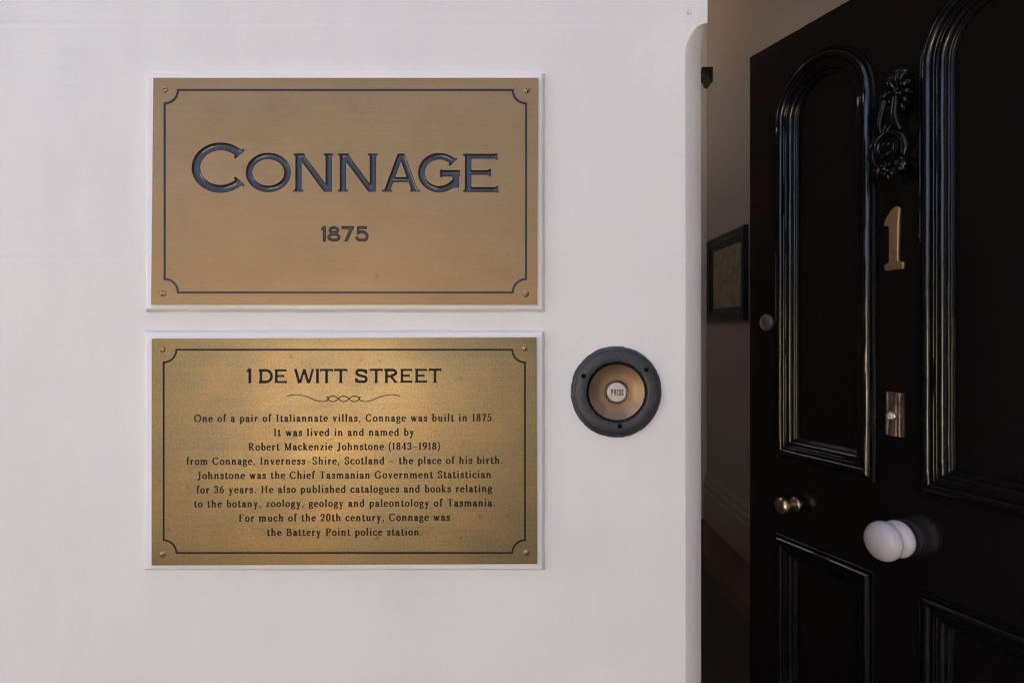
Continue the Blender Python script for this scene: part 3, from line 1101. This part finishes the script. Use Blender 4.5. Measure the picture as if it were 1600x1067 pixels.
def name_plaque():
    bl, br, tr, tl = wp(236, 476, PY), wp(839.5, 476.2, PY), wp(841, 122, PY), wp(239.5, 122, PY)
    org = ((bl[0] + br[0]) / 2, WY, wp(0, 487)[1])
    r = empty('name_plaque', org)
    tag(r, 'upper bronze name plaque engraved CONNAGE 1875 on its white backing board', 'plaque')
    backing_board(229.5, 850.5, 115.5, 487.5, r, org, 1.3)
    holes = []
    x0, zt = wp(257.4, 141.2, PY)
    x1, zb = wp(822, 457, PY)
    ring = notch_ring(x0, x1, zb, zt, 20.5 * .00062, 3.6 * .00062)
    holes += [(ring[0], loop_edges(len(ring[0]))), (ring[1], loop_edges(len(ring[1])))]
    letters = []
    for ch, a, b, t, bt, w in (('C', 299.5, 382.5, 223, 301.5, .155), ('O', 384, 454.5, 239, 300.5, .165), ('N', 458.5, 521.5, 240.2, 300, .165), ('N', 528, 590.5, 240.2, 300, .165),
                               ('A', 596.8, 656.5, 240.4, 300, .165), ('G', 653.2, 719, 239.2, 301, .165), ('E', 723.5, 778.8, 239.6, 301.4, .165)):
        letters.append((ch, a, b, t, bt, w, .022, .0022))
    for ch, a, b in (('1', 501.5, 509.5), ('8', 511.5, 532.2), ('7', 533.5, 553.4), ('5', 555.3, 576)):
        letters.append((ch, a, b, 353.4, 377.8, .20, .028, .0009))
    parts = {'name': ([], []), 'year': ([], [])}
    for ch, a, b, t, bt, w, st, dep in letters:
        year = ch in '1875'
        em_v, em_f = parts['year' if year else 'name']
        pen = engraver(ch, w)
        h2 = w / 2
        levels = (0.0, -.10 * h2, -.3 * h2, -.62 * h2, -.9 * h2)
        V, F, (ov, oe) = outline(pen, st, levels)
        X0, Z1 = wp(a, t, PY)
        X1, Z0 = wp(b, bt, PY)
        g = np.array(ov)
        lo, hi = g.min(0), g.max(0)
        sx, sz = (X1 - X0) / (hi[0] - lo[0]), (Z1 - Z0) / (hi[1] - lo[1])
        tr_ = lambda x, y: (X0 + (x - lo[0]) * sx, Z0 + (y - lo[1]) * sz)
        holes.append(([tr_(*q) for q in ov], oe))
        o = len(em_v)
        prof = (0.0, .75, 1.0, .5, .2) if year else (0.0, .46, .78, .96, 1.0)
        for x, y, l in V:
            X, Z = tr_(x, y)
            em_v.append((X - org[0], -PT + dep * prof[l], Z - org[2]))
        em_f += [tuple(i + o for i in f) for f in F]
    auto(mesh('engraved_name', *parts['name'], M['enamel'], r, True), 50)
    auto(mesh('engraved_year', *parts['year'], M['year'], r, True), 50)
    V = list(ring[0]) + list(ring[1])
    E = loop_edges(len(ring[0])) + loop_edges(len(ring[1]), len(ring[0]))
    bo = groove(ring, .0006, M['line'], r, org, 'border_line')
    vs, fs = walls_of(V, E, .0006, org)
    bm = bmesh.new()
    bm.from_mesh(bo.data)
    nv = [bm.verts.new(v) for v in vs]
    for f in fs:
        bm.faces.new([nv[i] for i in f])
    bm.to_mesh(bo.data)
    bm.free()
    plate_mesh([bl, br, tr, tl], holes, M['bronze'], r, org)
    for k, (x, y) in enumerate(((257.5, 139.8), (823.2, 140.8), (254.6, 458), (821.8, 459))):
        X, Z = wp(x, y, PY)
        screw(X - org[0], Z - org[2], M['screw'], r, (.4, 2.0, 1.2, .2)[k])


name_plaque()

SERIF = {ch: (outline(p, .034), adv) for ch, (p, adv) in serif_glyphs().items()}


def text_line(s, px0, px1, base_l, base_r, cap_px, parent, org):
    X0, B0 = wp(px0, base_l, PY)
    X1, B1 = wp(px1, base_r, PY)
    cap = cap_px / FPX * PY
    pen, pos = 0.0, []
    rnd = random.Random(s)
    for ch in s:
        if ch == ' ':
            pen += .34
            pos.append(None)
        else:
            pos.append(pen)
            pen += SERIF[ch][1]
    first = min(q[0] for q in SERIF[s[0]][0][0])
    last_adv = SERIF[s[-1]][1] - max(q[0] for q in SERIF[s[-1]][0][0])
    nat = (pen - first - last_adv) * cap
    extra = (X1 - X0 - nat) / (len(s) - 1)
    vs, fs = [], []
    for k, (ch, p) in enumerate(zip(s, pos)):
        if p is None:
            continue
        V, F, _ = SERIF[ch][0]
        o = len(vs)
        gx = X0 + (p - first) * cap + extra * k
        t = (gx - X0) / (X1 - X0)
        zb = B0 + (B1 - B0) * t
        for x, y, _l in V:
            vs.append((gx + x * cap - org[0], -PT - .00012, zb + y * cap - org[2]))
        fs += [tuple(i + o for i in f) for f in F]
    return mesh('text_line', vs, fs, M['ink'], parent)


def history_plaque():
    bl, br, tr, tl = wp(236.8, 883, PY), wp(839.2, 880.8, PY), wp(838.2, 527.2, PY), wp(237, 529.2, PY)
    org = ((bl[0] + br[0]) / 2, WY, wp(0, 889)[1])
    r = empty('history_plaque', org)
    tag(r, 'lower mottled brass plaque with the history of 1 De Witt Street in black text', 'plaque')
    backing_board(228, 850.5, 516, 889, r, org, 5.1)
    plate_mesh([bl, br, tr, tl], [], M['brass'], r, org)
    x0, zt = wp(255.8, 546.3, PY)
    x1, zb = wp(820.3, 863.4, PY)
    ring = notch_ring(x0, x1, zb, zt, 19.5 * .00062, 2.7 * .00062)
    groove(ring, -.00012, M['ink'], r, org, 'border_line')
    # heading
    vs, fs = [], []
    hd = [('1', 385.3, 392.7), ('D', 404.5, 426.3), ('E', 428.6, 448.2), ('W', 459.3, 491.3), ('I', 492.8, 499.3), ('T', 500, 520.5), ('T', 522, 543),
          ('S', 554.4, 574.6), ('T', 577.6, 598.2), ('R', 600.5, 621.8), ('E', 625, 644.2), ('E', 648, 667.4), ('T', 669.8, 689.7)]
    for ch, a, b in hd:
        V, F, (ov, oe) = outline(engraver(ch, .185), .035)
        q = (a - 385) / 305.0
        up = 1.0 if ch == '1' else 0
        X0, Z1 = wp(a, 576.6 - q * .9 - up, PY)
        X1, Z0 = wp(b, 598.8 - q * .9, PY)
        g = np.array(ov)
        lo, hi = g.min(0), g.max(0)
        sx, sz = (X1 - X0) / (hi[0] - lo[0]), (Z1 - Z0) / (hi[1] - lo[1])
        o = len(vs)
        vs += [(X0 + (x - lo[0]) * sx - org[0], -PT - .00012, Z0 + (y - lo[1]) * sz - org[2]) for x, y, _l in V]
        fs += [tuple(i + o for i in f) for f in F]
    mesh('heading', vs, fs, M['ink'], r)
    # ornamental flourish
    p = Pen(.15, .15)
    for m in (1, -1):
        f = lambda x, y: ((537 + m * (x - 537)) / 10, -y / 10)
        p.c(*[f(*q) for q in ((449, 618.6), (457, 616.8), (468, 617), (480, 619.8), (491, 624.4), (501, 627), (508, 626.6), (512.5, 624.2), (512.6, 620.6), (510.2, 620.6))], T=.19, t=.12)
    for m in (1, -1):
        p.c(*[((512 + 50 * i / 24) / 10, -(622.9 + m * 4.6 * math.sin(3 * math.pi * i / 24 + (0.0 if m > 0 else .0))) / 10) for i in range(25)], T=.15, t=.15)
    V, F, _ = outline(p, .055)
    vs = []
    for x, y, _l in V:
        X, Z = wp(x * 10, -y * 10, PY)
        vs.append((X - org[0], -PT - .00012, Z - org[2]))
    mesh('flourish', vs, F, M['ink'], r)
    for s, a, b, y0, y1 in (
            ("One of a pair of Italiannate villas, Connage was built in 1875.", 303.3, 772.5, 659.3, 657.8),
            ("It was lived in and named by", 428, 647, 681.2, 680.6),
            ("Robert Mackenzie Johnstone (1843–1918)", 388.3, 687.5, 703.6, 702.4),
            ("from Connage, Inverness–Shire, Scotland – the place of his birth.", 291.5, 785, 726, 724.3),
            ("Johnstone was the Chief Tasmanian Government Statistician", 308.3, 767, 748.2, 746.5),
            ("for 36 years. He also published catalogues and books relating", 307.3, 769, 770.4, 768.4),
            ("to the botany, zoology, geology and paleontology of Tasmania.", 303.5, 773, 792.4, 790.6),
            ("For much of the 20th century, Connage was", 373.5, 703, 814.6, 813),
            ("the Battery Point police station.", 417.5, 659, 837, 836)):
        text_line(s, a, b, y0, y1, 11.6, r, org)
    for k, (x, y) in enumerate(((254, 545.8), (820.3, 543.6), (254.2, 866), (822, 863))):
        X, Z = wp(x, y, PY)
        screw(X - org[0], Z - org[2], M['screw'], r, (.7, 1.9, .5, 2.6)[k], .0026)


history_plaque()


# ------------------------------------------------------------------ the door bell
def door_bell():
    u = .00062
    x, z = wp(962.5, 612)
    r = empty('door_bell', (x, WY, z))
    tag(r, 'round press button door bell with black iron ring and copper dish', 'door bell')
    lathe('ring', [(.0445, -.0004), (.0436, .0010), (.0432, .0030), (.0420, .0042), (.0408, .0043), (.0402, .0060), (.0388, .0067), (.0315, .0069), (.0296, .0064), (.0284, .0045), (.0281, .0016)], M['bell_ring'], r, wob=.0007, seed=2.0, n=160)
    lathe('dish', [(.0281, .0016), (.0268, .0046), (.0235, .0034), (.019, .0020), (.0145, .0013), (.0114, .0012)], M['bell_dish'], r, seed=1)
    lathe('lip', [(.0116, .0010), (.0114, .0040), (.0106, .0048), (.0098, .0044), (.0094, .0020)], M['bell_lip'], r)
    b = lathe('push_button', [(.0095, .0018), (.0094, .0046), (.0088, .0054), (.005, .0058), (0, .0059)], M['ivory'], r)
    vs, fs = [], []
    for ch, a, w in (('P', -11.2, 4.2), ('R', -6.0, 4.6), ('E', -.6, 3.8), ('S', 3.8, 4.2), ('S', 8.2, 3.8)):
        V, F, (ov, oe) = outline(engraver(ch, .2), .05)
        k = .84
        q = place([(v[0], v[1]) for v in V], a * u * k, (a + w) * u * k, -4.4 * u, 4.4 * u)
        o = len(vs)
        for (X, Z) in q:
            rr = math.hypot(X, Z)
            vs.append((X, -(.00605 - .0004 * (rr / .0085) ** 2), Z))
        fs += [tuple(i + o for i in f) for f in F]
    mesh('lettering', vs, fs, M['ink'], b)
    for (px, py) in ((910.5, 586.5), (1007.5, 577), (966.5, 664)):
        cx, cz = (px - 962.5) * u, -(py - 612) * u
        s_ = lathe('screw', [(.0023, .0060), (.0022, .0073), (.0016, .0075), (0, .0075)], M['hole'], r, n=18, centre=(cx, 0, cz))  # raised black discs stand in for the dark screw holes


door_bell()


# ------------------------------------------------------------------ the black door
DW = .82
DZ0 = .012
DH = EYE - DZ0 + .688
E0 = EYE - DZ0                   # eye height in door coordinates
DOOR = empty('front_door', (.602, DY, DZ0), -(math.pi / 2 - DT))
tag(DOOR, 'half open glossy black panelled front door with white knob and brass number 1', 'door')

PROF = [(0, -.001), (.0003, .004), (.0015, .0062), (.003, .0064), (.0045, .0058), (.0055, .0035), (.0075, .0035), (.0085, .0065), (.0115, .0112), (.0145, .013), (.0185, .0122),
        (.0215, .0105), (.0235, .0085), (.0245, .0050), (.0275, .0050), (.0282, .0068), (.0295, .0070), (.0306, .0064), (.0312, .0048), (.0335, .0048), (.0342, .0062), (.0352, .0062),
        (.0362, .0055), (.0368, .0030), (.0395, .0028), (.0420, .0020), (.0440, .0002), (.0455, -.0030), (.0462, -.0060), (.0490, -.0060), (.0500, -.0068), (.0508, -.0090), (.0525, -.0092),
        (.0534, -.0100), (.0540, -.0135), (.0545, -.0156)]
MW = PROF[-1][0]


def inset_path(s0, s1, zb, zs, arch, d, n_arc=28, n_str=26):
    """closed outline inset by d; points correspond for every d. returns (s, z, seam)"""
    P = []
    c, R0 = (s0 + s1) / 2, (s1 - s0) / 2
    for i in range(n_str + 1):
        P.append((s0 + d, zb + d + (zs - zb - d) * i / n_str if arch else zb + d + (zs - d - zb - d) * i / n_str))
    if arch:
        P[-1] = (s0 + d, zs - .0012)
        P.append((s0 + d, zs))
        for i in range(1, n_arc):
            a = math.pi - math.pi * i / n_arc
            P.append((c + (R0 - d) * math.cos(a), zs + .001 + (R0 - d) * math.sin(a)))
        P.append((s1 - d, zs))
    for i in range(n_str + 1):
        t = 1 - i / n_str
        P.append((s1 - d, zb + d + (zs - zb - d) * t if arch else zb + d + (zs - d - zb - d) * t))
    if arch:
        P[len(P) - n_str - 1] = (s1 - d, zs - .0012)
    n_b = 12
    for i in range(1, n_b):
        P.append((s1 - d + (s0 + d - s1 + d) * i / n_b, zb + d))
    if not arch:                 # top run
        Q = P[:n_str + 1]
        Q += [(s0 + d + (s1 - d - s0 - d) * i / n_b, zs - d) for i in range(1, n_b)]
        P = Q + P[n_str + 1:]
    return P


def moulding(s0, s1, zb, zs, arch, seed, name='panel_moulding'):
    loops = []
    for d, h in PROF:
        P = inset_path(s0, s1, zb, zs, arch, d)
        L = []
        for k, (s_, z) in enumerate(P):
            am = .00045
            q = am * noise.noise(Vector((s_ * 20 + seed, z * 22, d * 160))) + am * .6 * noise.noise(Vector((s_ * 75 + seed, z * 80, d * 260)))
            dq = .0005 * noise.noise(Vector((s_ * 16 + seed * 2, z * 18, d * 90)))
            hh = h + q
            if arch and abs(z - zs) < .0004 and h > -.014:
                hh -= .0011
            L.append((s_ + dq, -hh, z + dq))
        loops.append(L)
    N = len(loops[0])
    vs = [p for L in loops for p in L]
    fs = []
    for q in range(len(loops) - 1):
        for i in range(N):
            fs.append((q * N + i, q * N + (i + 1) % N, (q + 1) * N + (i + 1) % N, (q + 1) * N + i))
    o = mesh(name, vs, fs, M['black'], DOOR)
    for p in o.data.polygons:
        p.use_smooth = True
    auto(o, 42)
    return o


PANELS = [(.0903, .3607, E0 - .305, E0 + .4785, True), (.4555, .7259, E0 - .305, E0 + .4785, True), (.0903, .3607, E0 - .92, E0 - .4835, False), (.4555, .7259, E0 - .92, E0 - .4835, False)]


def door_leaf():
    jit = lambda a, b: .0007 * noise.noise(Vector((a * 40, b * 40, 2.2))) + .0004 * noise.noise(Vector((a * 170, b * 170, 5.2)))
    out = []
    n = 150
    for i in range(n):
        z = DH * (1 - i / n)
        out.append((0 + jit(0, z), z))
    for i in range(10):
        out.append((DW * i / 10, 0))
    for i in range(n):
        out.append((DW, DH * i / n))
    for i in range(n // 2):
        s_ = DW * (1 - i / (n / 2))
        out.append((s_, DH + jit(s_, 3)))
    V, E = list(out), loop_edges(len(out))
    for (s0, s1, zb, zs, arch) in PANELS:
        P = inset_path(s0, s1, zb, zs, arch, .003)
        o = len(V)
        V += P
        E += loop_edges(len(P), o)
    v2, f2, _ = cdt(V, E)
    cen = [np.mean([v2[i] for i in f], 0) for f in f2]
    keep = inside_even_odd(cen, V, E)
    vs = [(a, 0, b) for a, b in v2]
    fs = [f for f, k in zip(f2, keep) if k]
    # rounded arris and edges
    o = len(vs)
    N = len(out)
    cx, cz = DW / 2, DH / 2
    for dd, y in ((0, 0), (.0012, .0014), (.0012, .045)):
        vs += [(a + (dd if a > cx else -dd), y, b + (dd if b > cz else -dd)) for a, b in out]
    for q in range(2):
        for i in range(N):
            fs.append((o + q * N + i, o + q * N + (i + 1) % N, o + (q + 1) * N + (i + 1) % N, o + (q + 1) * N + i))
    fs.append(tuple(o + 2 * N + i for i in range(N)))
    mesh('door_leaf', vs, fs, M['black'], DOOR)


door_leaf()
for k, (s0, s1, zb, zs, arch) in enumerate(PANELS):
    moulding(s0, s1, zb, zs, arch, k * 3.1)
    P = inset_path(s0, s1, zb, zs, arch, MW - .003)
    V = [(a, .0152, b) for a, b in P]
    mesh('door_panel', V, [tuple(range(len(V)))], M['black'], DOOR)


def on_door(name, prof, s_, z, m, n=64, wob=0, parent=None):
    return lathe(name, prof, m, parent or DOOR, n=n, wob=wob, centre=(s_, 0, z))


# white porcelain pull in the middle of the door
KS, KZ = ds(1408), E0 - .400
kn = on_door('door_knob', [(.0300, -.0005), (.0335, .003), (.0352, .0085), (.0350, .0125), (.0330, .0175), (.0290, .0215), (.0225, .0245), (.0185, .0262), (.0195, .0285), (.0265, .0300), (.0325, .0335),
                           (.0362, .0390), (.0374, .0450), (.0366, .0515), (.0338, .0575), (.0285, .0630), (.0210, .0672), (.0110, .0698), (0, .0706)], KS, KZ, M['porcelain'])
# small brass knob of the rim lock near the free edge
bk = on_door('brass_knob', [(.0165, -.0005), (.0168, .003), (.0150, .0058), (.0105, .0075), (.0068, .0095), (.0062, .0175), (.0085, .0205), (.0140, .0235), (.0180, .0285), (.0195, .0345), (.0186, .0410),
                            (.0150, .0465), (.0085, .0500), (0, .0512)], ds(1243), E0 - .4025, M['old_brass'])
cy = on_door('lock_cylinder', [(.0200, -.0005), (.0200, .0045), (.0182, .0075), (.0150, .0085), (.0142, .0065), (.0120, .0062), (.0115, .0078), (.0060, .0080), (0, .0080)], ds(1199), E0 + .0172, M['cylinder'])
box('keyhole', ds(1199) - .0007, ds(1199) + .0007, -.0084, -.0070, E0 + .0172 - .005, E0 + .0172 + .005, M['hole'], cy)


def house_number():
    q = [(300, 122), (335, 112), (366, 140), (356, 300), (350, 560), (346, 770), (352, 806), (372, 824), (414, 828), (408, 914), (180, 922), (170, 836), (214, 824), (230, 806), (232, 560), (230, 346), (166, 344), (172, 292), (206, 222), (262, 148)]
    sx, sz = 1.36e-3 / 8.2, 1.245e-3 / 8.2
    c = (290, 520)
    pts = [((a - c[0]) * sx, -(b - c[1]) * sz) for a, b in q]
    s0, z0 = ds(1396.5) + .002, E0 + (515 - 373.5) * 1.243e-3
    vs, fs = [], []
    N = len(pts)
    cxm = sum(p[0] for p in pts) / N
    for k_, h in ((0, -.0005), (0, .0026), (.0011, .0042)):
        for i, (a, b) in enumerate(pts):
            p0, p1 = pts[i - 1], pts[(i + 1) % N]
            tx, tz = p1[0] - p0[0], p1[1] - p0[1]
            L = math.hypot(tx, tz)
            nx, nz = tz / L, -tx / L
            # the outline runs clockwise: inward is to the right of travel
            vs.append((s0 + a + nx * k_, -h, z0 + b + nz * k_))
    for q_ in range(2):
        for i in range(N):
            fs.append((q_ * N + i, q_ * N + (i + 1) % N, (q_ + 1) * N + (i + 1) % N, (q_ + 1) * N + i))
    fs.append(tuple(2 * N + i for i in range(N)))
    o = mesh('house_number', vs, fs, M['number'], DOOR)
    for (a, b) in ((280, 243), (280, 872)):
        lathe('pin', [(.0011, .0040), (.0010, .0047), (0, .0049)], M['old_brass'], o, n=12, centre=(s0 + (a - c[0]) * sx, 0, z0 - (b - c[1]) * sz))


house_number()


def pull_plate():
    s0, s1 = ds(1385), ds(1413)
    z1, z0 = E0 - .1215, E0 - .2055
    prof = [(0, 0), (0, .0026), (.04, .0036), (.12, .0036), (.16, .0022), (.22, .0022), (.26, .0036), (.34, .0040), (.60, .0040), (.64, .0020), (.70, .0020), (.74, .0040), (.80, .0042), (.84, .0026), (.90, .0040), (1.0, .0036), (1.0, 0)]
    n = 14
    vs, fs = [], []
    k = len(prof)
    for i in range(n + 1):
        z = z0 + (z1 - z0) * i / n
        for t, h in prof:
            vs.append((s0 + (s1 - s0) * t + .0003 * noise.noise(Vector((t * 5, i * .7, 1))), -(h + (.0003 * noise.noise(Vector((t * 9, i * .5, 3))) if h else 0)), z + (.0012 * noise.noise(Vector((t * 6, i, 6))) if i in (0, n) else 0)))
    for i in range(n):
        for q in range(k - 1):
            fs.append((i * k + q, i * k + q + 1, (i + 1) * k + q + 1, (i + 1) * k + q))
    fs += [tuple(range(k)), tuple(n * k + q for q in range(k))]
    t = NT('worn_brass_plate')
    c = t.mix(t.ramp(t.noise(60, 4, .6, t.coord((1.6, 1, .5))), [(.42, 0.), (.62, 1.)]), (.33, .245, .165), (.12, .08, .056))
    t.set(Base_Color=c, Metallic=.6, Roughness=.5)
    o = mesh('bell_pull_plate', vs, fs, t.m, DOOR)
    sc, zc = (s0 + s1) / 2 - .003, E0 - .1675
    b = lathe('button_collar', [(.0095, .0035), (.0092, .0070), (.0075, .0085), (.0060, .0080)], M['old_brass'], o, n=32, centre=(sc, 0, zc))
    b = lathe('push_button', [(.0064, .0060), (.0064, .0110), (.0052, .0136), (.0025, .0146), (0, .0148)], M['porcelain'], o, n=32, centre=(sc, 0, zc))
    for z in (z1 - .010, z0 + .009):
        lathe('screw', [(.0020, .0038), (.0018, .0049), (0, .0052)], M['old_brass'], o, n=14, centre=((s0 + s1) / 2 - .001, 0, z))


pull_plate()


def knocker():
    c = (ds(1410), E0 + .380)
    r = empty('door_knocker')
    r.parent = DOOR
    r.location = (c[0], 0, c[1])
    rnd = random.Random(5)
    # leafy crest fixed to the door
    bm = bmesh.new()
    ball_into(bm, (0, -.006, .058), .017, 1.0, .45, 1.5)
    for k in range(11):
        a = R(-60 + k * 30)
        L = .030 + .008 * (k in (4, 5, 6)) - .006 * (k in (0, 1, 9, 10))
        ox, oz = .004 + .008 * math.cos(a), .062 + .012 * math.sin(a)
        tip = (ox + L * .55 * math.cos(a), -.012, oz + L * math.sin(a))
        mid = (ox + L * .34 * math.cos(a + .25), -.022, oz + L * .6 * math.sin(a + .25))
        end = (tip[0] + .005 * math.cos(a + 1.8), -.020, tip[2] + .005 * math.sin(a + 1.8))
        tube_into(bm, [(ox, -.008, oz), mid, tip, end], [.0032, .0062, .0048, .0016], 8, 5, .7)
        if k % 2 == 0:
            ball_into(bm, end, .0030)
    for k in range(7):
        a = R(k * 51)
        tube_into(bm, [(.004, -.022, .066), (.004 + .009 * math.cos(a), -.026, .066 + .010 * math.sin(a)), (.004 + .013 * math.cos(a + .5), -.018, .066 + .015 * math.sin(a + .5))], [.0022, .0030, .0010], 7, 4, .7)
    bmobj('crest', bm, M['iron'], r, True)
    # two strap arms hanging from the pivot
    bm = bmesh.new()
    tube_into(bm, [(-.012, -.030, .064), (-.002, -.030, .066), (.014, -.028, .064)], [.0042, .0050, .0042], 10, 5)
    ball_into(bm, (-.014, -.031, .066), .0060)
    ball_into(bm, (.017, -.028, .062), .0050)
    tube_into(bm, [(-.012, -.030, .060), (-.015, -.033, .040), (-.019, -.036, .018), (-.017, -.038, .000), (-.010, -.038, -.010)], [.0038, .0042, .0046, .0044, .0036], 9, 6)
    tube_into(bm, [(.010, -.030, .060), (.011, -.033, .040), (.012, -.036, .022), (.018, -.038, .006), (.026, -.038, -.010)], [.0046, .0060, .0064, .0066, .0052], 9, 6)
    tube_into(bm, [(.005, -.036, .006), (-.002, -.038, -.002), (-.006, -.038, -.012)], [.0014, .0026, .0020], 7, 5)
    tube_into(bm, [(-.004, -.036, .010), (-.009, -.038, .000), (-.010, -.038, -.012)], [.0014, .0026, .0020], 7, 5)
    bmobj('arms', bm, M['iron'], r, True)
    # the striker: a scrolled ring with leaves below
    bm = bmesh.new()
    sp = []
    for i in range(19):
        t = i / 18
        a = R(-35 + 400 * t)
        rr = .034 - .021 * t
        sp.append((.004 + rr * 1.0 * math.cos(a), -.040 - .006 * t, -.040 + rr * .95 * math.sin(a) + .006 * t))
    tube_into(bm, sp, [.0070] * 10 + [.0060 - .0004 * i for i in range(9)], 10, 4, .8)
    tube_into(bm, [(p[0] * .985, p[1] - .0060, p[2] + .0006) for p in sp[:14]], [.0012] * 14, 6, 4)
    ball_into(bm, (.003, -.046, -.032), .0078, 1.1, .6, .75)
    tube_into(bm, [(-.024, -.038, -.018), (-.034, -.036, -.028), (-.037, -.034, -.046), (-.030, -.034, -.064), (-.016, -.034, -.076)], [.0044, .0074, .0080, .0072, .0044], 9, 6, .8)
    ball_into(bm, (-.025, -.040, -.022), .0062)
    ball_into(bm, (.030, -.040, -.064), .0054)
    for k in range(9):
        a = R(200 + k * 18)
        ox, oz = .002 + .010 * math.cos(a), -.070 + .006 * math.sin(a)
        L = .022 + .006 * math.sin(k * 1.9)
        tube_into(bm, [(ox, -.032, oz), (ox + L * .6 * math.cos(a), -.044, oz + L * .5 * math.sin(a)), (ox + L * 1.0 * math.cos(a + .12), -.040, oz + L * .8 * math.sin(a + .12)), (ox + L * .85 * math.cos(a + .5), -.046, oz + L * .62 * math.sin(a + .5))], [.0034, .0062, .0044, .0014], 8, 5, .75)
    for k in range(5):
        a = R(30 + k * 62)
        tube_into(bm, [(.004, -.046, -.074), (.004 + .008 * math.cos(a), -.050, -.074 + .007 * math.sin(a)), (.004 + .013 * math.cos(a + .6), -.042, -.074 + .011 * math.sin(a + .6))], [.0020, .0030, .0010], 7, 4, .7)
    ball_into(bm, (.002, -.016, -.066), .013, 1, 1.2, .9)
    bmobj('striker', bm, M['iron'], r, True)


knocker()
